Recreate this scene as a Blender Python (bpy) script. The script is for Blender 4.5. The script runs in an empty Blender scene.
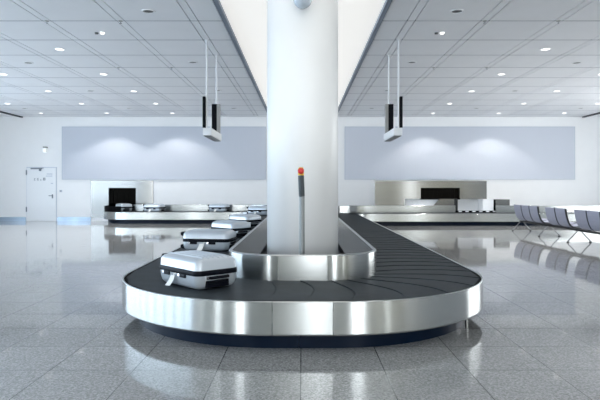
import bpy, bmesh, math, random
from mathutils import Vector, Matrix
random.seed(7)
S = bpy.context.scene
C = S.collection
PI = math.pi
R = math.radians

# ------------------------------------------------------------------ materials
def nodes_of(m):
    m.use_nodes = True
    return m.node_tree.nodes, m.node_tree.links, m.node_tree.nodes['Principled BSDF']

def mat(name, col, rough=0.5, metal=0.0, spec=0.5, noise=0.0, nscale=40.0, bump=0.0, aniso=0.0, stretch=(1, 1, 1), coat=0.0):
    m = bpy.data.materials.new(name)
    n, l, b = nodes_of(m)
    b.inputs['Base Color'].default_value = (*col, 1)
    b.inputs['Roughness'].default_value = rough
    b.inputs['Metallic'].default_value = metal
    b.inputs['Specular IOR Level'].default_value = spec
    b.inputs['Coat Weight'].default_value = coat
    if aniso:
        b.inputs['Anisotropic'].default_value = aniso
        b.inputs['Anisotropic Rotation'].default_value = .25
        tg = n.new('ShaderNodeTangent'); tg.direction_type = 'RADIAL'; tg.axis = 'Z'
        l.new(tg.outputs[0], b.inputs['Tangent'])
    if noise or bump:
        tc = n.new('ShaderNodeTexCoord')
        mp = n.new('ShaderNodeMapping'); mp.inputs['Scale'].default_value = stretch
        nz = n.new('ShaderNodeTexNoise'); nz.inputs['Scale'].default_value = nscale
        nz.inputs['Detail'].default_value = 4
        l.new(tc.outputs['Object'], mp.inputs[0]); l.new(mp.outputs[0], nz.inputs['Vector'])
        if noise:
            mr = n.new('ShaderNodeMapRange')
            mr.inputs['From Min'].default_value = 0.3; mr.inputs['From Max'].default_value = 0.7
            mr.inputs['To Min'].default_value = 1 - noise; mr.inputs['To Max'].default_value = 1 + noise
            l.new(nz.outputs['Fac'], mr.inputs['Value'])
            mx = n.new('ShaderNodeVectorMath'); mx.operation = 'SCALE'
            mx.inputs[0].default_value = col
            l.new(mr.outputs[0], mx.inputs['Scale']); l.new(mx.outputs[0], b.inputs['Base Color'])
        if bump:
            bp = n.new('ShaderNodeBump'); bp.inputs['Strength'].default_value = bump
            bp.inputs['Distance'].default_value = 0.01
            l.new(nz.outputs['Fac'], bp.inputs['Height']); l.new(bp.outputs[0], b.inputs['Normal'])
    return m

def emit(name, col, strength):
    m = bpy.data.materials.new(name)
    n, l, b = nodes_of(m)
    b.inputs['Base Color'].default_value = (*col, 1)
    b.inputs['Emission Color'].default_value = (*col, 1)
    b.inputs['Emission Strength'].default_value = strength
    return m

def floor_material():
    m = bpy.data.materials.new('polished_terrazzo')
    n, l, b = nodes_of(m)
    tc = n.new('ShaderNodeTexCoord')
    mp = n.new('ShaderNodeMapping'); mp.inputs['Location'].default_value = (0.013, 0.12, 0)
    l.new(tc.outputs['Object'], mp.inputs[0])
    br = n.new('ShaderNodeTexBrick')
    br.offset = 0; br.squash = 1
    br.inputs['Scale'].default_value = 1
    br.inputs['Brick Width'].default_value = 0.6; br.inputs['Row Height'].default_value = 0.6
    br.inputs['Mortar Size'].default_value = 0.0038; br.inputs['Mortar Smooth'].default_value = 0.15
    br.inputs['Color1'].default_value = (.93, .93, .93, 1); br.inputs['Color2'].default_value = (1.04, 1.04, 1.04, 1)
    br.inputs['Mortar'].default_value = (.30, .31, .32, 1)
    l.new(mp.outputs[0], br.inputs['Vector'])
    g1 = n.new('ShaderNodeTexNoise'); g1.inputs['Scale'].default_value = 60; g1.inputs['Detail'].default_value = 3
    g1.inputs['Roughness'].default_value = .7
    g2 = n.new('ShaderNodeTexVoronoi'); g2.inputs['Scale'].default_value = 85
    l.new(tc.outputs['Object'], g1.inputs['Vector']); l.new(tc.outputs['Object'], g2.inputs['Vector'])
    r1 = n.new('ShaderNodeMapRange')
    r1.inputs['From Min'].default_value = .3; r1.inputs['From Max'].default_value = .7
    r1.inputs['To Min'].default_value = .66; r1.inputs['To Max'].default_value = 1.34
    l.new(g1.outputs['Fac'], r1.inputs['Value'])
    sx = n.new('ShaderNodeSeparateColor'); l.new(g2.outputs['Color'], sx.inputs[0])
    r2 = n.new('ShaderNodeMapRange'); r2.inputs['To Min'].default_value = .72; r2.inputs['To Max'].default_value = 1.26
    l.new(sx.outputs[0], r2.inputs['Value'])
    mu = n.new('ShaderNodeMath'); mu.operation = 'MULTIPLY'
    l.new(r1.outputs[0], mu.inputs[0]); l.new(r2.outputs[0], mu.inputs[1])
    s1 = n.new('ShaderNodeVectorMath'); s1.operation = 'SCALE'
    l.new(br.outputs['Color'], s1.inputs[0]); l.new(mu.outputs[0], s1.inputs['Scale'])
    s2 = n.new('ShaderNodeVectorMath'); s2.operation = 'MULTIPLY'
    s2.inputs[1].default_value = FLOOR_COL
    l.new(s1.outputs[0], s2.inputs[0]); l.new(s2.outputs[0], b.inputs['Base Color'])
    b.inputs['Roughness'].default_value = .055
    b.inputs['IOR'].default_value = 1.6
    bp = n.new('ShaderNodeBump'); bp.inputs['Strength'].default_value = .25; bp.inputs['Distance'].default_value = .002
    iv = n.new('ShaderNodeMath'); iv.operation = 'SUBTRACT'; iv.inputs[0].default_value = 1
    l.new(br.outputs['Fac'], iv.inputs[1]); l.new(iv.outputs[0], bp.inputs['Height'])
    l.new(bp.outputs[0], b.inputs['Normal'])
    return m

WORLD = .6; L_LEFT = 3.5; L_RIGHT = 4.3; L_FRONT = 5.8
FLOOR_COL = (.33, .332, .33)
M = {
    'floor': floor_material(),
    'wall': mat('white_wall_paint', (.94, .945, .95), .5, noise=.01, nscale=3),
    'wall_olive': mat('olive_grey_wall', (.74, .74, .66), .6),
    'wall_panel': mat('pale_grey_panel', (.62, .655, .73), .55, noise=.01, nscale=60, stretch=(1, 1, .02)),
    'ceiling': mat('ceiling_panel_white', (.90, .915, .94), .45, noise=.015, nscale=2),
    'ceiling_gap': mat('ceiling_gap_grey', (.10, .11, .12), .7),
    'ceiling_joint': mat('ceiling_joint_grey', (.46, .48, .51), .6),
    'centre_edge': mat('slate_edge_profile', (.22, .26, .32), .5),
    'centre_glow': emit('centre_ceiling_glow', (1.0, .975, .93), .29),  # emission stands in for uplight on the plain centre ceiling
    'black_edge': mat('black_edge_profile', (.012, .015, .025), .5),
    'column': mat('column_white_paint', (.86, .87, .87), .4, noise=.01, nscale=4),
    'steel': mat('brushed_steel', (.50, .515, .505), .23, 1.0, noise=.05, nscale=30, stretch=(.05, .05, 4), aniso=.85),
    'steel_flat': mat('brushed_steel_sheet', (.265, .265, .255), .15, 1.0, noise=.06, nscale=25, stretch=(.04, .04, 6), aniso=.6),
    'steel_skirting': mat('steel_skirting', (.33, .40, .48), .35, 1.0, noise=.15, nscale=2),
    'chrome': mat('polished_chrome', (.72, .73, .75), .12, 1.0),
    'rubber': mat('black_conveyor_rubber', (.022, .029, .035), .62, spec=.3, noise=.25, nscale=6),
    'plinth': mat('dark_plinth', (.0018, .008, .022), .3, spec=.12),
    'black': mat('matt_black', (.001, .0012, .002), .6, spec=.06),
    'strip': mat('black_curtain_rubber', (.0035, .003, .002), .6, spec=.06, noise=.3, nscale=6),
    'shell': mat('silver_shell', (.54, .59, .64), .28, .35, noise=.02, nscale=5, coat=.3),
    'trim': mat('black_zip_trim', (.001, .002, .006), .5, spec=.15),
    'tag': mat('white_tag_card', (.85, .85, .82), .6),
    'rod': mat('white_enamel', (.86, .88, .9), .35),
    'screen': mat('black_display_glass', (.002, .003, .006), .5, spec=.1),
    'housing': mat('grey_display_housing', (.35, .35, .34), .5),
    'tray_vent': mat('grey_tray_grille', (.33, .35, .37), .6, noise=.2, nscale=30),
    'lamp_ring': mat('white_lamp_ring', (.88, .89, .9), .35),
    'lamp_glow': emit('lamp_glow', (1, .98, .95), 1.6),
    'lamp_dark': mat('dark_lamp_reflector', (.015, .017, .02), .3, .2),
    'seat': mat('blue_grey_seat', (.29, .305, .385), .55, noise=.06, nscale=40),
    'seat_leg': mat('dark_grey_metal', (.16, .17, .19), .35, .8),
    'seat_edge': mat('dark_seat_edge', (.012, .014, .018), .4),
    'red': mat('red_push_button', (.62, .02, .02), .3, coat=.4),
    'yellow': mat('yellow_collar', (.75, .45, .03), .45),
    'grip': mat('dark_grip', (.030, .042, .050), .45),
    'pole': mat('satin_pole', (.22, .235, .24), .45, .6),
    'door': mat('white_door_lacquer', (.88, .90, .92), .35),
    'door_gap': mat('door_gap', (.62, .66, .74), .6),
    'mark': mat('dark_lettering', (.20, .23, .27), .6),
    'mark_pale': mat('pale_lettering', (.55, .60, .68), .6),
    'frame': mat('window_frame_grey', (.30, .33, .36), .4),
    'niche': mat('white_housing', (.86, .88, .9), .4),
    'dome': mat('blue_grey_dome', (.50, .57, .64), .25, coat=.3),
}

# ------------------------------------------------------------------ helpers
def build(name, bm, m, parent=None, loc=(0, 0, 0), smooth=False, angle=None):
    bmesh.ops.recalc_face_normals(bm, faces=bm.faces)
    me = bpy.data.meshes.new(name)
    bm.to_mesh(me); bm.free()
    if smooth:
        for p in me.polygons: p.use_smooth = True
        if angle is not None and hasattr(me, 'set_sharp_from_angle'):
            me.set_sharp_from_angle(angle=angle)
    o = bpy.data.objects.new(name, me)
    C.objects.link(o)
    o.location = loc
    me.materials.append(m)
    if parent: o.parent = parent
    return o

def tag(o, label=None, cat=None, group=None, kind=None):
    if label: o['label'] = label
    if cat: o['category'] = cat
    if group: o['group'] = group
    if kind: o['kind'] = kind
    return o

def empty(name, loc=(0, 0, 0), rz=0):
    o = bpy.data.objects.new(name, None)
    C.objects.link(o)
    o.empty_display_size = .2
    o.location = loc; o.rotation_euler = (0, 0, rz)
    return o

def copy_tree(o, parent=None):
    c = o.copy(); C.objects.link(c)
    if parent: c.parent = parent
    for ch in list(o.children): copy_tree(ch, c)
    return c

def box(bm, x0, x1, y0, y1, z0, z1, bev=0.0):
    v = [bm.verts.new((x, y, z)) for x in (x0, x1) for y in (y0, y1) for z in (z0, z1)]
    fs = [(0, 1, 3, 2), (4, 6, 7, 5), (0, 4, 5, 1), (2, 3, 7, 6), (0, 2, 6, 4), (1, 5, 7, 3)]
    F = [bm.faces.new([v[i] for i in f]) for f in fs]
    if bev:
        es = list({e for f in F for e in f.edges})
        bmesh.ops.bevel(bm, geom=es, offset=bev, segments=2, affect='EDGES', profile=.5)
    return bm

def B(*a, **k):
    return box(bmesh.new(), *a, **k)

def prism(bm, pts, y0, y1):
    """pts in x,z; extruded in y"""
    a = [bm.verts.new((x, y0, z)) for x, z in pts]
    b = [bm.verts.new((x, y1, z)) for x, z in pts]
    bm.faces.new(a); bm.faces.new(list(reversed(b)))
    n = len(pts)
    for i in range(n):
        bm.faces.new((a[i], b[i], b[(i + 1) % n], a[(i + 1) % n]))
    return bm

def lathe(bm, prof, n=32, origin=(0, 0, 0), axis='Z'):
    rings = []
    ox, oy, oz = origin
    def P(r, h, t):
        c, s = r * math.cos(t), r * math.sin(t)
        if axis == 'Z': return (ox + c, oy + s, oz + h)
        if axis == 'Y': return (ox + c, oy + h, oz + s)
        return (ox + h, oy + c, oz + s)
    for r, h in prof:
        if r < 1e-6: rings.append([bm.verts.new(P(0, h, 0))])
        else: rings.append([bm.verts.new(P(r, h, 2 * PI * i / n)) for i in range(n)])
    for a, b in zip(rings, rings[1:]):
        for i in range(n):
            j = (i + 1) % n
            if len(a) == 1 and len(b) == 1: continue
            if len(a) == 1: bm.faces.new((a[0], b[i], b[j]))
            elif len(b) == 1: bm.faces.new((a[i], a[j], b[0]))
            else: bm.faces.new((a[i], a[j], b[j], b[i]))
    return bm

def tube(bm, pts, r, n=10):
    pts = [Vector(p) for p in pts]
    rings = []
    for i, p in enumerate(pts):
        if i == 0: t = pts[1] - p
        elif i == len(pts) - 1: t = p - pts[i - 1]
        else: t = (pts[i + 1] - p).normalized() + (p - pts[i - 1]).normalized()
        t.normalize()
        up = Vector((0, 0, 1)) if abs(t.z) < .95 else Vector((0, 1, 0))
        u = t.cross(up).normalized(); w = u.cross(t).normalized()
        rings.append([bm.verts.new(p + u * (r * math.cos(2 * PI * k / n)) + w * (r * math.sin(2 * PI * k / n))) for k in range(n)])
    for a, b in zip(rings, rings[1:]):
        for k in range(n):
            j = (k + 1) % n
            bm.faces.new((a[k], a[j], b[j], b[k]))
    bm.faces.new(rings[0]); bm.faces.new(list(reversed(rings[-1])))
    return bm

def struct(o):
    o['kind'] = 'structure'
    return o

# ------------------------------------------------------------------ camera
H = 1.315
F = 568.0
cam_data = bpy.data.cameras.new('camera')
cam_data.sensor_width = 36.0
cam_data.lens = F / 600.0 * 36.0
cam_data.shift_x = -2.6 / 600.0
cam_data.shift_y = -13.0 / 600.0
cam_data.clip_end = 200
cam = bpy.data.objects.new('camera', cam_data)
C.objects.link(cam)
cam.location = (0, 0, H)
cam.rotation_euler = (PI / 2, 0, 0)
S.camera = cam

# ------------------------------------------------------------------ room shell
CZ = 4.02          # ceiling height
WY = 21.9          # back wall plane
XW = 13.0
YB = -5.0
struct(build('floor', B(-XW, XW, YB, WY + .3, -.1, 0), M['floor']))

# back wall, with the hole of the left baggage chute
HX0, HX1, HZ0, HZ1 = -7.47, -6.42, .385, 1.28
bm = bmesh.new()
box(bm, -XW, HX0, WY, WY + .3, 0, CZ + .3)
box(bm, HX1, XW, WY, WY + .3, 0, CZ + .3)
box(bm, HX0, HX1, WY, WY + .3, HZ1, CZ + .3)
box(bm, HX0, HX1, WY, WY + .3, 0, HZ0)
struct(build('wall_back', bm, M['wall']))

# side walls with tall unseen windows; right span added for fill light
def side_wall(sx, name, wname, ya, yb, pitch):
    bm = bmesh.new()
    x0, x1 = (sx * XW, sx * (XW + .25)) if sx > 0 else (sx * (XW + .25), sx * XW)
    if ya > YB: box(bm, x0, x1, YB, ya, 0, CZ + .3)
    box(bm, x0, x1, yb, WY + .3, 0, CZ + .3)
    box(bm, x0, x1, ya, yb, 0, .25)
    box(bm, x0, x1, ya, yb, 3.7, CZ + .3)
    struct(build(name, bm, M['wall']))
    bm = bmesh.new()
    n = max(2, round((yb - ya) / pitch))
    for i in range(n + 1):
        y = ya + (yb - ya) * i / n
        box(bm, x0 + .03, x1 - .03, y - .22, y + .22, .25, 3.7)
    box(bm, x0 + .06, x1 - .06, ya, yb, .25, .33)
    box(bm, x0 + .06, x1 - .06, ya, yb, 3.62, 3.7)
    box(bm, x0 + .08, x1 - .08, ya, yb, 2.45, 2.53)
    struct(build(wname, bm, M['frame']))
side_wall(-1, 'wall_left', 'window_1', -2.9, 17.3, 2.0)
side_wall(1, 'wall_right', 'window_added', 10.5, 18.3, 1.95)

# wall behind the camera; openings added and placed for fill and steel reflections
OPEN = [(-12.95, -12.2), (-9.0, -8.3), (-5.3, -4.3), (.12, .62), (3.1, 4.6), (8.5, 8.9)]
bm = bmesh.new()
xs = [-XW] + [v for o in OPEN for v in o] + [XW]
for a, b in zip(xs[0::2], xs[1::2]): box(bm, a, b, YB - .3, YB, 0, CZ + .3)
for a, b in OPEN:
    box(bm, a, b, YB - .3, YB, 3.8, CZ + .3); box(bm, a, b, YB - .3, YB, 0, .12)
struct(build('wall_front', bm, M['wall_olive']))

# ceiling: panels, bands, joints over a grey backing
BANDS = [1.765 + 1.2 * k for k in range(8)]       # centre lines of the paired joints
XE = 10.75
gap = .018
ys = [10.45 + 1.2 * k for k in range(-13, 10)]
ys = [y for y in ys if y > YB] 
cells = [YB] + ys + [WY]
bm = bmesh.new()
for sx in (-1, 1):
    edges = [1.30]
    for b in BANDS:
        edges += [b - .065, b + .065]
    edges.append(XE)
    for a, b in zip(edges, edges[1:]):
        if b - a < .02: continue
        for y0, y1 in zip(cells, cells[1:]):
            if y1 - y0 < .03: continue
            xa, xb = sorted((sx * (a + gap / 2), sx * (b - gap / 2)))
            box(bm, xa, xb, y0 + .02, y1 - .02, CZ, CZ + .03)
    xa, xb = sorted((sx * (XE + .10), sx * XW))
    box(bm, xa, xb, YB, WY, CZ, CZ + .05)
struct(build('ceiling', bm, M['ceiling']))
bm = bmesh.new()
box(bm, -XE - .1, -1.24, YB, WY, CZ + .03, CZ + .12)
box(bm, 1.24, XE + .1, YB, WY, CZ + .03, CZ + .12)
struct(build('trim_1', bm, M['ceiling_gap']))
bm = bmesh.new()
for sx in (-1, 1):
    xa, xb = sorted((sx * 1.225, sx * 1.295))
    box(bm, xa, xb, YB, WY - .005, CZ - .012, CZ + .12)
struct(build('trim_2', bm, M['centre_edge']))
bm = bmesh.new()
for sx in (-1, 1):
    xa, xb = sorted((sx * (XE + .005), sx * (XE + .095)))
    box(bm, xa, xb, YB, WY - .05, CZ - .04, CZ + .12)
struct(build('trim_3', bm, M['black_edge']))
centre_lit = struct(build('ceiling_centre_glow', B(-1.22, 1.22, YB, WY, CZ + .04, CZ + .1), M['centre_glow']))

bm = bmesh.new()
for y in ys:
    for sx in (-1, 1):
        xa, xb = sorted((sx * 1.30, sx * XE))
        box(bm, xa, xb, y - .017, y + .017, CZ - .001, CZ + .029)
struct(build('trim_4', bm, M['ceiling_joint']))

# steel skirting
bm = bmesh.new()
box(bm, -XW, -10.665, WY - .025, WY - .001, 0, .155)
box(bm, -9.445, -8.16, WY - .025, WY - .001, 0, .155)
struct(build('baseboard_back', bm, M['steel_skirting']))

# wide pale panels on the wall
def wall_panel(x0, x1, label):
    z0, z1 = 1.62, 3.62
    t = empty('wall_panel', ((x0 + x1) / 2, WY, z0))
    tag(t, label, 'wall panel', 'wide wall panels')
    w = (x1 - x0) / 2
    build('panel_face', B(-w, w, -.05, -.001, 0, z1 - z0), M['wall_panel'], t)
    bm = bmesh.new()
    for a in ((-w - .02, -w, 0, z1 - z0), (w, w + .02, 0, z1 - z0), (-w - .02, w + .02, -.02, 0), (-w - .02, w + .02, z1 - z0, z1 - z0 + .02)):
        box(bm, a[0], a[1], -.055, -.001, a[2], a[3])
    build('edge_frame', bm, M['mark_pale'], t)
wall_panel(-9.24, -1.43, 'wide pale grey wall panel high on the back wall left of the column')
wall_panel(1.64, 10.46, 'wide pale grey wall panel high on the back wall right of the column')

# ------------------------------------------------------------------ door
dx0, dx1, dz = -10.64, -9.47, 2.075
d = empty('door_1', ((dx0 + dx1) / 2, WY, 0))
struct(d)
w = (dx1 - dx0) / 2
bm = bmesh.new()
box(bm, -w, -w + .02, -.012, -.001, 0, dz); box(bm, w - .03, w, -.012, -.001, 0, dz); box(bm, -w, w, -.012, -.001, dz - .02, dz + .01)
build('door_frame', bm, M['door_gap'], d)
build('door_leaf', B(-w + .02, w - .03, -.03, -.002, .01, dz - .02), M['door'], d)
bm = bmesh.new(); box(bm, -.40, .02, -.07, -.031, 2.0, 2.05); box(bm, -.12, .10, -.085, -.07, 2.03, 2.05); box(bm, -.08, -.01, -.08, -.03, 1.93, 2.0)
build('door_closer', bm, M['mark'], d)
for z in (.36, 1.78):
    build('hinge', B(-w - .01, -w + .03, -.05, -.031, z, z + .19), M['mark'], d)
bm = bmesh.new(); tube(bm, [(w - .16, -.03, .98), (w - .16, -.085, .98), (w - .28, -.085, .98)], .014); box(bm, w - .185, w - .135, -.04, -.03, .88, 1.03)
build('handle', bm, M['mark'], d)
bm = bmesh.new()                                  # small dark lettering, far too small to read
lx, ly = -.28, 1.57
for i, (ww, hh) in enumerate(((.05, .08), (.055, .085), (.05, .05), (.085, .10))):
    x = lx + i * .115
    if i in (0, 1):
        box(bm, x, x + .014, -.034, -.0305, ly, ly + hh); box(bm, x, x + ww, -.034, -.0305, ly + hh - .014, ly + hh); box(bm, x, x + ww, -.034, -.0305, ly, ly + .014)
        if i == 1: box(bm, x + ww - .014, x + ww, -.034, -.0305, ly, ly + hh * .5)
    elif i == 2: box(bm, x, x + ww, -.034, -.0305, ly, ly + .016); box(bm, x + .018, x + .032, -.034, -.0305, ly, ly + hh)
    else:
        box(bm, x, x + ww, -.034, -.0305, ly, ly + .02); box(bm, x, x + ww, -.034, -.0305, ly + hh - .02, ly + hh); box(bm, x, x + .022, -.034, -.0305, ly, ly + hh); box(bm, x + ww - .022, x + ww, -.034, -.0305, ly, ly + hh); box(bm, x, x + ww, -.034, -.0305, ly + .04, ly + .06)
build('lettering', bm, M['mark'], d)
bm = bmesh.new()
box(bm, .2, .42, -.033, -.0305, 1.80, 1.83); box(bm, .17, .42, -.033, -.0305, 1.72, 1.75); box(bm, .36, .45, -.033, -.0305, 1.44, 1.47)
build('faint_notice', bm, M['mark_pale'], d)

t = empty('wall_switch', (-9.32, WY, 1.16)); tag(t, 'small grey push switch on the white wall just right of the white door', 'switch')
build('switch_plate', B(-.05, .05, -.015, -.001, -.04, .04, bev=.004), M['mark_pale'], t)
build('button', lathe(bmesh.new(), [(0, -.03), (.02, -.03), (.02, -.012), (0, -.012)], 16, axis='Y'), M['housing'], t)

t = empty('wall_light', (-9.9, WY, 2.62)); tag(t, 'small white wall light with dark bracket above the white door', 'light')
build('lamp_shade', B(-.05, .05, -.13, -.03, .03, .19, bev=.012), emit('wall_light_white', (.95, 1, 1), .2), t)
bm = bmesh.new(); box(bm, -.06, .08, -.14, -.001, .192, .245, bev=.01)
build('bracket', bm, M['housing'], t)

# ------------------------------------------------------------------ carousel path
class Path:
    def __init__(s, p, h): s.P = [(Vector(p), Vector(h))]; s.S = [0]
    def line(s, L, step=.12):
        p, h = s.P[-1]; n = max(1, int(L / step)); s0 = s.S[-1]
        for i in range(1, n + 1): s.P.append((p + h * (L * i / n), h.copy())); s.S.append(s0 + L * i / n)
    def arc(s, r, left, step=R(3)):
        p, h = s.P[-1]; s0 = s.S[-1]
        sg = 1 if left else -1
        nrm = Vector((-h.y, h.x)) * sg
        c = p + nrm * r
        n = int((PI / 2) / step)
        for i in range(1, n + 1):
            a = sg * (PI / 2) * i / n
            rot = Matrix.Rotation(a, 2)
            s.P.append((c + rot @ (p - c), rot @ h)); s.S.append(s0 + r * abs(a))
HB = .54
YL, YR, XP = 20.84, 19.74, 1.30
rp = .66
path = Path((-6.91, WY - .04), (0, -1))
path.line(WY - .04 - (YL + rp)); path.arc(rp, True)
path.line((-XP - .89) - (-6.91 + rp)); path.arc(.89, False)
path.line((YL - .89) - 6.09); s_front0 = path.S[-1]
path.arc(1.06, True); s_fa = path.S[-1]
path.line(.48, step=.05); s_fb = path.S[-1]
path.arc(1.06, True); s_front1 = path.S[-1]
path.line((YR - .89) - 6.09); path.arc(.89, False); s_corner = path.S[-1]
path.line(12.2 - (XP + .89)); s_end = path.S[-1]
def at(s):
    import bisect
    i = min(max(bisect.bisect_right(path.S, s) - 1, 0), len(path.S) - 2)
    f = (s - path.S[i]) / (path.S[i + 1] - path.S[i])
    p = path.P[i][0].lerp(path.P[i + 1][0], f); h = path.P[i][1].lerp(path.P[i + 1][1], f).normalized()
    return p, h
def off(s, d):
    p, h = at(s)
    return p + Vector((h.y, -h.x)) * d
def sweep(bm, sa, sb, prof):
    ss = [sa] + [q for q in path.S if sa + 1e-4 < q < sb - 1e-4] + [sb]
    rings = []
    for q in ss:
        rings.append([bm.verts.new((*off(q, dd), z)) for dd, z in prof])
    n = len(prof)
    for a, b in zip(rings, rings[1:]):
        for i in range(n):
            j = (i + 1) % n
            bm.faces.new((a[i], a[j], b[j], b[i]))
    bm.faces.new(rings[0]); bm.faces.new(list(reversed(rings[-1])))
def cuts(sa, sb, step, fixed=()):
    out = [sa]
    pts = sorted(list(fixed) + [sb])
    for f in pts:
        n = max(1, round((f - out[-1]) / step)); a = out[-1]
        out += [a + (f - a) * i / n for i in range(1, n + 1)]
    return out

car = empty('baggage_carousel', (0, 0, 0))
tag(car, 'long baggage carousel with black rubber belt and rounded brushed steel rim around the white column', 'baggage carousel')
# rim panels
rim_prof = [(.538, .405), (.541, .411), (.552, .412), (.556, .407), (.556, .152), (.549, .140), (.540, .136), (.538, .140)]
bm = bmesh.new()
cs = cuts(0, s_end, 2.45, (s_front0 - .6, s_fa, s_fb, s_front1 + .6))
for a, b in zip(cs, cs[1:]): sweep(bm, a + .0015, b - .0015, rim_prof)
build('rim', bm, M['steel'], car, smooth=True, angle=R(12))
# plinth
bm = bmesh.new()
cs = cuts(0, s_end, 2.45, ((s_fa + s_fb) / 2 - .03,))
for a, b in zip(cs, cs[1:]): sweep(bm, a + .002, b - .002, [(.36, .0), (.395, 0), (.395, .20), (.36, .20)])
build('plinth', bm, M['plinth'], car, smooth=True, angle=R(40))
# inner guard (gap on the right where the feed conveyor comes in)
gx0, gx1 = 5.45, 6.88
sg0 = s_corner + gx0 - (XP + .89); sg1 = s_corner + gx1 - (XP + .89)
gp = [(-.512, 0), (-.512, .645), (-.518, .654), (-.548, .654), (-.552, .648), (-.552, 0)]
s_g0 = .42
for sa, sb in ((s_g0, sg0), (sg1, s_end)):
    bm = bmesh.new()
    cs = cuts(sa, sb, 2.4, (s_fa, s_fb) if sa < s_fa else ())
    for a, b in zip(cs, cs[1:]): sweep(bm, a + .0015, b - .0015, gp)
    build('guard', bm, M['steel'], car, smooth=True, angle=R(12))

# belt of overlapping crescent plates
bm = bmesh.new()
pitch = .335
NT = 10
def crescent(t): return .13 * (1 - t * t)
k = 0
s0 = .15
while s0 + pitch < s_end - .2:
    rows = []
    for fs, z in ((0, .4050), (.96, .3985), (.972, .3955), (1.0, .395)):
        row = []
        for i in range(NT + 1):
            t = -1 + 2 * i / NT
            q = s0 + pitch * fs + crescent(t)
            row.append(bm.verts.new((*off(min(q, s_end), t * .516 + .006), z)))
        rows.append(row)
    low = [bm.verts.new((v.co.x, v.co.y, .392)) for v in rows[0]]
    rr = [low] + rows
    for a, b in zip(rr, rr[1:]):
        for i in range(NT): bm.faces.new((a[i], a[i + 1], b[i + 1], b[i]))
    s0 += pitch
build('belt', bm, M['rubber'], car)
bm = bmesh.new(); sweep(bm, 0, s_end, [(-.509, .33), (.535, .33), (.535, .388), (-.509, .388)])
build('belt_bed', bm, M['black'], car)
# dark deck inside the guard loop
bm = bmesh.new()
ra = s_front0; ss = [s_front0 - 12.0] + [q for q in path.S if s_front0 - 12.0 < q < s_front1 + 11.0]
lo = [bm.verts.new((*off(q, -.557), .03)) for q in ss]; bm.faces.new(lo)
build('inner_deck', bm, M['plinth'], car)
bm = bmesh.new(); sweep(bm, s_front0 - 11.8, s_front1 + 10.8, [(-.5525, .03), (-.5575, .03), (-.5575, .14), (-.5525, .14)])
build('inner_kick', bm, M['black'], car, smooth=True, angle=R(20))
# black end guard round the left bend
bm = bmesh.new(); sweep(bm, .05, 1.25, [(.50, .405), (.525, .405), (.525, .62), (.50, .62)])
build('end_guard', bm, M['black'], car, smooth=True, angle=R(40))
# steel support feet peeping out under the rim
for q in (s_fb + 1.073,):
    p = off(q, .46)
    build('support_foot', lathe(bmesh.new(), [(0, 0), (.017, 0), (.017, .17), (0, .17)], 16), M['steel_flat'], car, loc=(p.x, p.y, 0), smooth=True, angle=R(40))

# ------------------------------------------------------------------ column, dome, stop post
CY = 6.6; CR = .412
col = empty('column', (0, CY, 0)); tag(col, 'thick round white column rising from the middle of the carousel', 'column')
build('shaft', lathe(bmesh.new(), [(0, .032), (CR, .032), (CR, CZ + .035), (0, CZ + .035)], 96), M['column'], col, smooth=True)
build('foot_ring', lathe(bmesh.new(), [(CR + .001, .032), (CR + .015, .032), (CR + .015, .09), (CR + .001, .10)], 96), M['steel_flat'], col, smooth=True, angle=R(40))

t = empty('dome_camera', (0, CY - CR, 3.32)); tag(t, 'blue grey dome camera on the front of the white column near ceiling', 'camera')
prof = [(0, -.10)] + [(.10 * math.sin(a), -.10 * math.cos(a)) for a in [R(x) for x in range(10, 91, 10)]]
build('dome', lathe(bmesh.new(), prof, 40, origin=(0, -.125, 0)), M['dome'], t, smooth=True)
build('housing', lathe(bmesh.new(), [(0, .16), (.07, .16), (.108, .12), (.108, .001), (0, .001)], 40, origin=(0, -.125, 0)), M['rod'], t, smooth=True, angle=R(40))
build('arm', B(-.03, .03, -.05, -.0, .04, .10), M['rod'], t)

t = empty('emergency_stop_post', (-.006, 5.70, 0)); tag(t, 'tall thin steel post with dark grip and red stop button before the white column', 'emergency stop')
build('pole', lathe(bmesh.new(), [(0, .032), (.027, .032), (.027, 1.24), (0, 1.24)], 20), M['pole'], t, smooth=True, angle=R(40))
build('floor_flange', lathe(bmesh.new(), [(.0275, .032), (.06, .032), (.06, .042), (.0275, .045)], 24), M['pole'], t, smooth=True, angle=R(40))
bm = bmesh.new(); tube(bm, [(0, 0, 1.225), (-.002, -.002, 1.235), (-.010, 0, 1.43)], .030, 18)
build('grip', bm, M['grip'], t, smooth=True, angle=R(40))
build('collar', lathe(bmesh.new(), [(0, 1.432), (.030, 1.432), (.031, 1.455), (.031, 1.49), (.02, 1.512), (0, 1.514)], 24, origin=(-.011, .006, 0)), M['yellow'], t, smooth=True, angle=R(40))
build('stop_button', lathe(bmesh.new(), [(0, -.058), (.018, -.056), (.030, -.046), (.032, -.034), (.026, -.026), (.02, -.024)], 24, origin=(-.011, .0, 1.474), axis='Y'), M['red'], t, smooth=True)

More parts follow.
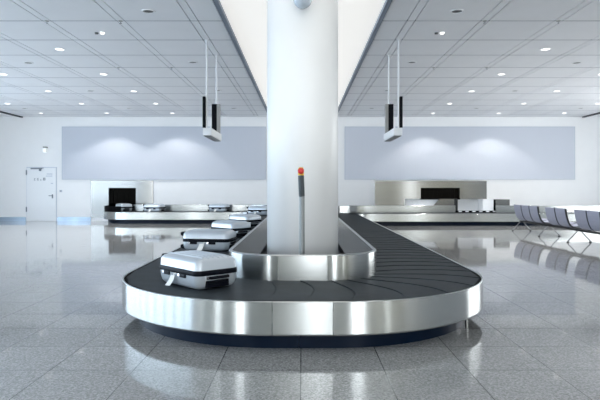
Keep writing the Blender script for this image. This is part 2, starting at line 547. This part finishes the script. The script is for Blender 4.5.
# ------------------------------------------------------------------ suitcases
L_, W_, H_ = .62, .41, .262
def rr_ring(L, W, r, z, n=6):
    pts = []
    for cx, cy, a0 in ((L / 2 - r, W / 2 - r, 0), (-L / 2 + r, W / 2 - r, 90), (-L / 2 + r, -W / 2 + r, 180), (L / 2 - r, -W / 2 + r, 270)):
        for i in range(n + 1):
            a = R(a0 + 90 * i / n)
            pts.append((cx + r * math.cos(a), cy + r * math.sin(a), z))
    return pts
def loft(bm, layers, cap0=True, cap1=True):
    rings = [[bm.verts.new(p) for p in rr_ring(*l)] for l in layers]
    n = len(rings[0])
    for a, b in zip(rings, rings[1:]):
        for i in range(n):
            j = (i + 1) % n
            bm.faces.new((a[i], a[j], b[j], b[i]))
    if cap0: bm.faces.new(list(reversed(rings[0])))
    if cap1: bm.faces.new(rings[-1])
    return bm
SZ = .138                                             # zip height
prof_up = [(0, .0), (.066, .005), (.084, .012), (.097, .026), (.106, .052), (.113, .10), (.1165, .16)]
def suit_layers(z0, sg, prof, bot=None):
    out = []
    for h, ins in prof:
        out.append((L_ - 2 * ins, W_ - 2 * ins, max(.058 - ins * .2, .03), z0 + sg * h))
    return out
def top_h(d):
    for (h0, i0), (h1, i1) in zip(prof_up, prof_up[1:]):
        if d <= i1: return h0 + (h1 - h0) * (d - i0) / (i1 - i0)
    return prof_up[-1][0]
def make_suitcase():
    t = empty('suitcase')
    u = loft(bmesh.new(), suit_layers(SZ + .008, 1, prof_up))
    for yk in (-.12, -.072, -.024, .024, .072, .12):
        pts = []
        for i in range(25):
            x = -L_ / 2 + .035 + (L_ - .07) * i / 24
            dd = min(L_ / 2 - abs(x), W_ / 2 - abs(yk))
            pts.append((x, yk, SZ + .008 + top_h(dd) - .003))
        tube(u, pts, .0095, 8)
    build('upper_shell', u, M['shell'], t, smooth=True, angle=R(50))
    lo = [(0, 0), (.06, .004), (.095, .012), (.115, .026), (.126, .05), (.130, .09)]
    l = loft(bmesh.new(), suit_layers(SZ - .008, -1, lo))
    build('lower_shell', l, M['shell'], t, smooth=True, angle=R(50))
    z = loft(bmesh.new(), [(L_ + .004, W_ + .004, .060, SZ - .022), (L_ + .012, W_ + .012, .063, SZ - .016), (L_ + .012, W_ + .012, .063, SZ + .014), (L_ + .004, W_ + .004, .060, SZ + .020)])
    build('zip_band', z, M['trim'], t, smooth=True, angle=R(50))
    for x in (-.15, .10):
        la = build('latch', B(x - .045, x + .045, -W_ / 2 - .010, -W_ / 2 + .006, SZ - .050, SZ - .018, bev=.005), M['trim'], t)
        build('latch_plate', B(x - .075, x - .047, -W_ / 2 - .007, -W_ / 2 + .006, SZ - .046, SZ - .020, bev=.003), M['chrome'], la)
    bm = bmesh.new()
    tube(bm, [(L_ / 2 - .004, -.09, SZ - .040), (L_ / 2 + .016, -.082, SZ - .040), (L_ / 2 + .02, 0, SZ - .040), (L_ / 2 + .016, .082, SZ - .040), (L_ / 2 - .004, .09, SZ - .040)], .0125, 8)
    h = build('carry_handle', bm, M['trim'], t, smooth=True)
    build('handle_mount', B(L_ / 2 - .01, L_ / 2 + .008, -.125, -.092, SZ - .054, SZ - .026, bev=.004), M['chrome'], h)
    bm = bmesh.new()
    box(bm, L_ / 2 - .05, L_ / 2 + .004, -.12, .10, .018, .075, bev=.006)
    tube(bm, [(L_ / 2 - .02, -.11, .062), (L_ / 2 + .012, -.10, .064), (L_ / 2 + .012, .08, .064), (L_ / 2 - .02, .09, .062)], .008, 8)
    build('pull_handle', bm, M['trim'], t)
    for z in (.052, .215):
        for y in (-.135, .135):
            wh = lathe(bmesh.new(), [(0, -.014), (.022, -.014), (.027, -.008), (.027, .008), (.022, .014), (0, .014)], 18, origin=(-L_ / 2 - .018, y, z), axis='Y')
            w = build('wheel', wh, M['trim'], t, smooth=True, angle=R(40))
            build('wheel_bracket', B(-L_ / 2 - .016, -L_ / 2 + .03, y - .026, y + .026, z - .03, z + .03, bev=.008), M['trim'], w)
    # luggage tag on a loop
    bm = bmesh.new()
    x, y = -.03, -W_ / 2 - .017
    v = [(x - .034, y, SZ - .045), (x + .030, y - .002, SZ - .040), (x + .022, y - .010, SZ - .080), (x + .006, y - .034, SZ - .124), (x - .070, y - .034, SZ - .130), (x - .050, y - .010, SZ - .086)]
    fr = [bm.verts.new(p) for p in v]; bk = [bm.verts.new((p[0], p[1] + .004, p[2])) for p in v]
    for q in ((0, 1, 2, 5), (5, 2, 3, 4)):
        bm.faces.new([fr[i] for i in q]); bm.faces.new([bk[i] for i in reversed(q)])
    for i in range(6):
        j = (i + 1) % 6; bm.faces.new((fr[i], bk[i], bk[j], fr[j]))
    tg = build('luggage_tag', bm, M['tag'], t)
    bm = bmesh.new(); tube(bm, [(x + .014, y + .002, SZ - .045), (x + .02, y - .004, SZ - .03), (x + .03, y + .004, SZ - .022), (x + .03, y + .02, SZ - .026)], .004, 6)
    build('tag_loop', bm, M['tag'], tg)
    return t
BZ = .4078
sc = make_suitcase()
cases = [
    (-.98, 5.31, -47, 'silver hard shell suitcase lying nearest on the bend, white tag hanging'),
    (-1.345, 8.25, -10, 'silver hard shell suitcase second from the front on the left belt, long side facing forward'),
    (-1.31, 10.4, -46, 'silver hard shell suitcase third from the front on the left belt, turned at an angle'),
    (-1.31, 12.95, -46, 'silver hard shell suitcase fourth from the front on the left belt, half hidden by guard'),
    (-1.40, 18.5, -20, 'small looking silver suitcase at the far end of left belt against the column edge'),
    (-3.05, 20.80, -14, 'silver suitcase alone midway along the back belt left of the column'),
    (-5.42, 20.80, -14, 'silver suitcase on the back belt just right of the steel chute panel'),
    (-6.72, 21.35, -55, 'silver suitcase coming out of the black chute opening on the left'),
]
for i, (x, y, a, lab) in enumerate(cases):
    o = sc if i == 0 else copy_tree(sc)
    o.location = (x, y, BZ); o.rotation_euler = (0, 0, R(a)); o.scale = (1.1, 1.1, 1.1)
    tag(o, lab, 'suitcase', 'silver suitcases on the carousel')

# ------------------------------------------------------------------ left chute in the wall
t = empty('baggage_chute', (-6.95, WY, 0)); tag(t, 'steel clad chute with dark square opening on the left wall', 'baggage chute')
bm = bmesh.new()
px0, px1, pz1 = -8.14, -5.76, 1.55
def P(x0, x1, z0, z1): box(bm, x0 + 6.95, x1 + 6.95, -.03, -.001, z0, z1)
P(px0, HX0, .16, pz1); P(HX0, HX1, HZ1, pz1); P(HX1, px1, .16, pz1); P(HX0, HX1, .16, HZ0)
build('cladding', bm, M['steel_flat'], t)
a0, a1 = HX0 + 6.95, HX1 + 6.95
bm = bmesh.new()
box(bm, a0, a1, .9, .93, HZ0, HZ1); box(bm, a0 - .02, a0, 0.301, .93, HZ0, HZ1); box(bm, a1, a1 + .02, .301, .93, HZ0, HZ1)
box(bm, a0, a1, .301, .93, HZ1, HZ1 + .02); box(bm, a0, a1, .001, .93, HZ0 + .001, HZ0 + .01)
box(bm, a0 + .001, a0 + .01, .001, .3, HZ0, HZ1); box(bm, a1 - .01, a1 - .001, .001, .3, HZ0, HZ1); box(bm, a0, a1, .001, .3, HZ1 - .01, HZ1 - .001)
build('tunnel', bm, M['black'], t)
for i in range(7):
    xx = a0 + .02 + i * (a1 - a0 - .04) / 7
    wv = (a1 - a0 - .04) / 7
    bm = bmesh.new()
    y = .05 + .012 * (i % 2)
    prism(bm, [(xx, HZ1 - .012), (xx + wv - .008, HZ1 - .012), (xx + wv - .012 + .02 * (i % 3 - 1), HZ0 + .30), (xx + .004 + .02 * (i % 3 - 1), HZ0 + .30)], y, y + .008)
    build('curtain_strip', bm, M['strip'], t)

# ------------------------------------------------------------------ right chute / feed conveyor
YG = 20.335
t = empty('baggage_chute', (4.59, YG, 0)); tag(t, 'long steel clad chute with wide black slot on the right', 'baggage chute')
ox = 4.59
bm = bmesh.new()
def Q(pts, y0=0, y1=.05): prism(bm, [(x - ox, z) for x, z in pts], y0, y1)
def rect(x0, x1, z0, z1): return [(x0, z0), (x1, z0), (x1, z1), (x0, z1)]
zt, zm, zs, zl = 1.53, 1.285, .886, .64
Q(rect(2.59, 3.298, zs, zt)); Q(rect(3.302, 4.23, zs, zt)); Q(rect(4.23, 5.63, zm, zt)); Q(rect(5.63, 6.59, zs, zt))
Q(rect(2.59, 3.298, 0, zs)); Q(rect(3.302, 3.66, 0, zs)); Q(rect(3.66, 4.66, 0, zl - .01)); Q([(4.66, 0), (5.43, 0), (5.43, zs), (4.91, zs), (4.66, zl - .01)])
box(bm, 6.55 - ox, 6.59 - ox, .05, WY - YG - .01, zs, zt)
build('cladding', bm, M['steel_flat'], t)
bm = bmesh.new()
box(bm, 4.23 - ox, 5.63 - ox, .7, .72, zs, zm); box(bm, 4.21 - ox, 4.23 - ox, .05, .72, zs, zm); box(bm, 5.63 - ox, 5.65 - ox, .05, .72, zs, zm)
box(bm, 4.21 - ox, 5.65 - ox, .05, .72, zm, zm + .02); box(bm, 4.21 - ox, 5.65 - ox, .05, .72, zs - .02, zs)
build('tunnel', bm, M['black'], t)
for i in range(9):
    wv = 1.38 / 9; xx = 4.24 - ox + i * wv
    build('curtain_strip', B(xx, xx + wv - .008, .06 + .012 * (i % 2), .068 + .012 * (i % 2), zs + .01, zm - .005), M['strip'], t)
build('slot_brightener', B(3.64 - ox, 5.0 - ox, .12, .14, .45, zs + .0), M['niche'], t)  # white panel added close behind the slot to keep it bright
# white open bay with sloping feed bed on the right
bm = bmesh.new()
box(bm, 5.44 - ox, 6.50 - ox, .55, .58, 0, .88)
prism(bm, [(5.44 - ox, .0), (6.44 - ox, .0), (6.44 - ox, .42), (5.44 - ox, .42)], .0, .545)
build('feed_bay', bm, M['niche'], t)
bm = bmesh.new()
box(bm, 5.432 - ox, 5.56 - ox, .02, .5, .43, .884)
build('bay_cheek', bm, M['lamp_dark'], t)
build('feed_lip', B(5.44 - ox, 6.84 - ox, -.012, -.001, 0, .47), M['black'], t)
bm = bmesh.new(); box(bm, 6.45 - ox, 6.84 - ox, .0, .9, 0, .875, bev=.01)
build('drive_housing', bm, M['niche'], t)
build('dark_seam', B(6.842 - ox, 6.91 - ox, .0, .88, 0, .86), M['black'], t)
build('end_cabinet', B(6.912 - ox, 7.42 - ox, .0, .9, 0, .87, bev=.006), M['steel_flat'], t)
for i in range(6):
    x = 5.58 + i * .245 - ox
    build('roller_pad', B(x, x + .11, -.05, -.013, .421, .462, bev=.004), M['niche'], t)

# ------------------------------------------------------------------ hanging displays
def hanging(sx, label):
    t = empty('hanging_display', (sx * 1.765, 10.45, 2.26)); tag(t, label, 'hanging display', 'hanging display units')
    # local: y from 0 (near) to 1.19 (far)
    bm = bmesh.new(); xa, xb = sorted((sx * .06, sx * -.09))
    box(bm, sorted((sx * .06, sx * -.095))[0], sorted((sx * .06, sx * -.095))[1], -.06, 1.26, 0, .14, bev=.006)
    tr = build('tray', bm, M['rod'], t)
    lo, hi = sorted((sx * .045, sx * -.08))
    bm = bmesh.new(); box(bm, lo, hi, -.03, 1.22, -.012, -.0005)
    build('grille', bm, M['tray_vent'], tr)
    for y in (0, 1.19):
        r_ = build('rod', lathe(bmesh.new(), [(0, .141), (.017, .141), (.017, CZ - 2.26 - .001), (0, CZ - 2.26 - .001)], 14, origin=(0, y, 0)), M['rod'], t, smooth=True, angle=R(40))
        build('ceiling_rose', lathe(bmesh.new(), [(.018, -.02), (.035, -.015), (.035, -.0005), (.018, -.0005)], 16, origin=(0, y, CZ - 2.26)), M['rod'], r_, smooth=True, angle=R(40))
    # near display, edge on (local +sx is away from the column)
    lo, hi = sorted((sx * .020, sx * .068))
    build('display', B(lo, hi, -.05, .06, .141, .715, bev=.004), M['screen'], t)
    lo, hi = sorted((sx * -.030, sx * -.018 + sx * .16 * 0 + sx * .055))
    lo, hi = sorted((sx * .15 * 0 + sx * .045, sx * -.0))
    lo, hi = sorted((sx * .160 * .5, sx * -.022))
    d = build('display', B(lo, hi, 1.08, 1.165, .141, .74, bev=.004), M['screen'], t)
    lo, hi = sorted((sx * -.024, sx * -.085))
    build('display_housing', B(lo, hi, 1.07, 1.165, .141, .74, bev=.004), M['housing'], d)
    build('knob', lathe(bmesh.new(), [(0, .141), (.02, .141), (.02, .19), (.008, .25), (0, .26)], 12, origin=(sx * .012, .55, 0)), M['rod'], t, smooth=True)
hanging(-1, 'hanging display unit with black screens on white rods left of the column')
hanging(1, 'hanging display unit with black screens on white rods right of the column')

# ------------------------------------------------------------------ ceiling fittings
def lamp(name, r, lit, deep=.02):
    t = empty(name)
    build('ring', lathe(bmesh.new(), [(r * .76, -.0005), (r * .78, -.012), (r * .95, -.010), (r, -.0005)], 28), M['lamp_ring'], t, smooth=True, angle=R(40))
    build('lens' if lit else 'reflector', lathe(bmesh.new(), [(0, -.004), (r * .75, -.004), (r * .75, -.0008), (0, -.0008)], 28), M['lamp_glow'] if lit else M['lamp_dark'], t)
    return t
bright = lamp('downlight', .105, True)
dark = lamp('ceiling_speaker', .105, False)
def place(proto, used, x, y, label, cat, group):
    o = proto if not used[0] else copy_tree(proto)
    used[0] = True
    o.location = (x, y, CZ)
    tag(o, label, cat, group)
    return o
ORD = ['nearest', 'second', 'third', 'fourth', 'fifth', 'sixth']
side = {-1: 'left', 1: 'right'}
SPOTS = []
ub, ud = [False], [False]
for sx in (-1, 1):
    for xi, (x, yy) in enumerate(((4.76, (11.13, 13.6, 16.0, 18.4, 20.75)), (7.16, (13.6, 16.0, 18.4, 20.75)), (9.56, (18.4, 20.75)))):
        lane = ['inner', 'middle', 'outer'][xi]
        for j, y in enumerate(yy):
            place(bright, ub, sx * x, y, f'{ORD[j]} bright downlight from the front, {lane} lit row, {side[sx]} ceiling', 'downlight', 'lit ceiling downlights')
            SPOTS.append((sx * x, y))
    for xi, (x, yy) in enumerate(((2.37, (8.73, 12.3, 15.9, 19.5)), (5.96, (12.35, 15.95, 19.5)), (9.55, (15.95, 19.5)))):
        lane = ['row nearest the column', 'middle row', 'outer row'][xi]
        for j, y in enumerate(yy):
            place(dark, ud, sx * x, y, f'{ORD[j]} dark round fitting from the front, {lane}, {side[sx]} ceiling', 'ceiling fitting', 'dark round ceiling fittings')
# adjustable spots
def spot_fit(x, y, label):
    t = empty('spotlight', (x, y, CZ)); tag(t, label, 'spotlight', 'small paired ceiling spots')
    build('base_plate', B(-.09, .09, -.05, .05, -.008, -.0005, bev=.002), M['lamp_ring'], t)
    for xx in (-.05, .05):
        build('lens', lathe(bmesh.new(), [(0, -.03), (.03, -.03), (.034, -.0085), (0, -.0085)], 18, origin=(xx, 0, 0)), M['lamp_glow'] if xx > 0 else M['lamp_dark'], t)
spot_fit(2.39, 9.93, 'small twin ceiling spot just behind the nearest dark fitting on the right')
spot_fit(-3.55, 9.93, 'small twin ceiling spot over the left side between the joint bands')
# sprinklers sitting on the joint bands
i = 0
for sx in (-1, 1):
    for x, y, n in ((2.965, 9.25, 'inner'), (4.165, 9.25, 'outer'), (2.965, 12.85, 'far inner'), (4.165, 12.85, 'far outer')):
        t = empty('sprinkler', (sx * x, y, CZ)); tag(t, f'tiny grey sprinkler head at the {n} joint crossing of the {side[sx]} ceiling', 'sprinkler', 'ceiling sprinkler heads')
        build('rose', lathe(bmesh.new(), [(0, -.008), (.03, -.008), (.035, -.0005), (0, -.0005)], 16), M['housing'], t, smooth=True, angle=R(40))
        build('head', lathe(bmesh.new(), [(0, -.04), (.02, -.04), (.022, -.036), (.008, -.03), (.008, -.0085), (0, -.0085)], 14), M['chrome'], t, smooth=True, angle=R(40))

# ------------------------------------------------------------------ beam seating
t = empty('beam_seating', (6.555, 11.5, 0)); tag(t, 'row of blue grey waiting seats on a beam with chrome legs at right', 'seating')
def X(x): return x - 6.555
prof = [(6.345, .79), (6.355, .69), (6.378, .58), (6.412, .47), (6.455, .39), (6.52, .345), (6.62, .34), (6.79, .37), (6.93, .40), (6.98, .395)]
def shell_bm(w, pr, th):
    bm = bmesh.new()
    pr = [Vector((X(a), b)) for a, b in pr]
    up, dn = [], []
    for i, p in enumerate(pr):
        tdir = (pr[min(i + 1, len(pr) - 1)] - pr[max(i - 1, 0)]).normalized()
        nn = Vector((-tdir.y, tdir.x))
        up.append(p + nn * th / 2); dn.append(p - nn * th / 2)
    loop = up + list(reversed(dn))
    prism(bm, [(q.x, q.y) for q in loop], -w / 2, w / 2)
    return bm
pitch = .58
groups = [(17.06, 3), (14.86, 2), (13.27, 3)]
first = True
for y0, n in groups:
    for k in range(n):
        yc = y0 - pitch * (k + .5) - 11.5
        if first:
            st = build('seat', shell_bm(.545, prof, .022), M['seat'], t, loc=(0, yc, 0))
            e = build('side_edge', shell_bm(.022, prof[:9], .040), M['seat_edge'], st, loc=(0, -.284, 0))
            bk = build('seat_bracket', B(X(6.53), X(6.60), -.05, .05, .315, .332), M['seat_edge'], st)
            first = False; proto = st
        else:
            c = copy_tree(proto, t); c.location = (0, yc, 0)
build('beam', B(X(6.53), X(6.60), 11.6 - 11.5, 17.1 - 11.5, .265, .3145, bev=.006), M['seat_edge'], t)
for yl in (17.0, 15.1, 13.46, 11.75):
    y = yl - 11.5
    bm = bmesh.new()
    for sgn in (-1, 1):
        tube(bm, [(0, y, .285), (sgn * .05, y, .265), (sgn * .20, y, .10), (sgn * .25, y, .06), (sgn * .265, y, .02)], .013, 10)
    lg = build('leg', bm, M['seat_leg'], t, smooth=True)
    for sgn in (-1, 1):
        build('foot_pad', lathe(bmesh.new(), [(0, 0), (.035, 0), (.035, .012), (.018, .028), (0, .028)], 16, origin=(sgn * .265, y, 0)), M['seat_edge'], lg, smooth=True, angle=R(40))

# small tables in the two gaps of the row
for yc in (15.07, 13.48):
    build('gap_table', B(X(6.50), X(6.95), yc - 11.5 - .17, yc - 11.5 + .17, .33, .35, bev=.004), M['seat_edge'], t)

# ------------------------------------------------------------------ light
W = bpy.data.worlds.new('daylight'); S.world = W; W.use_nodes = True
n, l = W.node_tree.nodes, W.node_tree.links
bg = n['Background']
tc = n.new('ShaderNodeTexCoord'); sp = n.new('ShaderNodeSeparateXYZ'); l.new(tc.outputs['Generated'], sp.inputs[0])
mr = n.new('ShaderNodeMapRange'); mr.inputs['From Min'].default_value = -.9; mr.inputs['From Max'].default_value = .9
l.new(sp.outputs['X'], mr.inputs['Value'])
cr = n.new('ShaderNodeValToRGB')
cr.color_ramp.elements[0].color = (.95, 1.35, 1.85, 1); cr.color_ramp.elements[1].color = (.92, .92, .86, 1)
e = cr.color_ramp.elements.new(.45); e.color = (1.0, 1.05, 1.10, 1)
l.new(mr.outputs[0], cr.inputs['Fac']); l.new(cr.outputs['Color'], bg.inputs['Color'])
bg.inputs['Strength'].default_value = WORLD

def opening_light(name, loc, rot, sx, sy, rad, col):
    ld = bpy.data.lights.new(name, 'AREA'); ld.shape = 'RECTANGLE'; ld.size = sx; ld.size_y = sy
    ld.energy = rad * PI * sx * sy; ld.color = col
    o = bpy.data.objects.new(name, ld); C.objects.link(o); o.location = loc; o.rotation_euler = rot
opening_light('daylight_left', (-13.5, 7.2, 2.0), (0, -PI / 2, 0), 3.6, 20.2, L_LEFT, (.72, .86, 1.0))
opening_light('fill_right', (13.5, 14.4, 2.0), (0, PI / 2, 0), 3.6, 7.8, L_RIGHT, (.93, .97, 1.0))  # added unseen source lifting the dim right side
opening_light('fill_front', (0, -5.5, 2.0), (PI / 2, 0, 0), 25.5, 3.8, L_FRONT, (.90, .95, 1.0))  # added unseen source behind the openings at the camera end

def spot(x, y, e, ang, blend, tilt=0):
    ld = bpy.data.lights.new('downlight_or_fill', 'SPOT'); ld.energy = e; ld.spot_size = R(ang); ld.spot_blend = blend
    ld.color = (1, .97, .93); ld.shadow_soft_size = .07
    o = bpy.data.objects.new('downlight_or_fill', ld); C.objects.link(o); o.location = (x, y, CZ - .03)
    o.rotation_euler = (tilt, 0, 0)
for x, y in SPOTS:
    last = y > 20
    if last and abs(x) > 9: continue
    spot(x, y, 55 if last else 95, 116 if last else 95, .35 if last else .5)

def accent(x, y, e, target):  # unseen lamp added to brighten the column
    ld = bpy.data.lights.new('column_fill', 'SPOT'); ld.energy = e; ld.spot_size = R(52); ld.spot_blend = 1
    ld.color = (1, .98, .95); ld.shadow_soft_size = .12
    o = bpy.data.objects.new('column_fill', ld); C.objects.link(o); o.location = (x, y, CZ - .05)
    o.rotation_euler = (Vector(target) - o.location).to_track_quat('-Z', 'Y').to_euler()
accent(-2.37, 1.55, 45, (0, 6.4, 1.3))
accent(2.37, 1.55, 95, (0, 6.4, 1.3))

for x in (4.76, 7.16, 9.56, 11.6):                 # unseen lamps added to brighten the mirrored wall behind the camera
    spot(x, YB + 1.1, 170, 116, .35)
S.view_settings.view_transform = 'Standard'
S.view_settings.look = 'None'
S.view_settings.gamma = 1
S.view_settings.use_curve_mapping = False
S.view_settings.exposure = 1.0
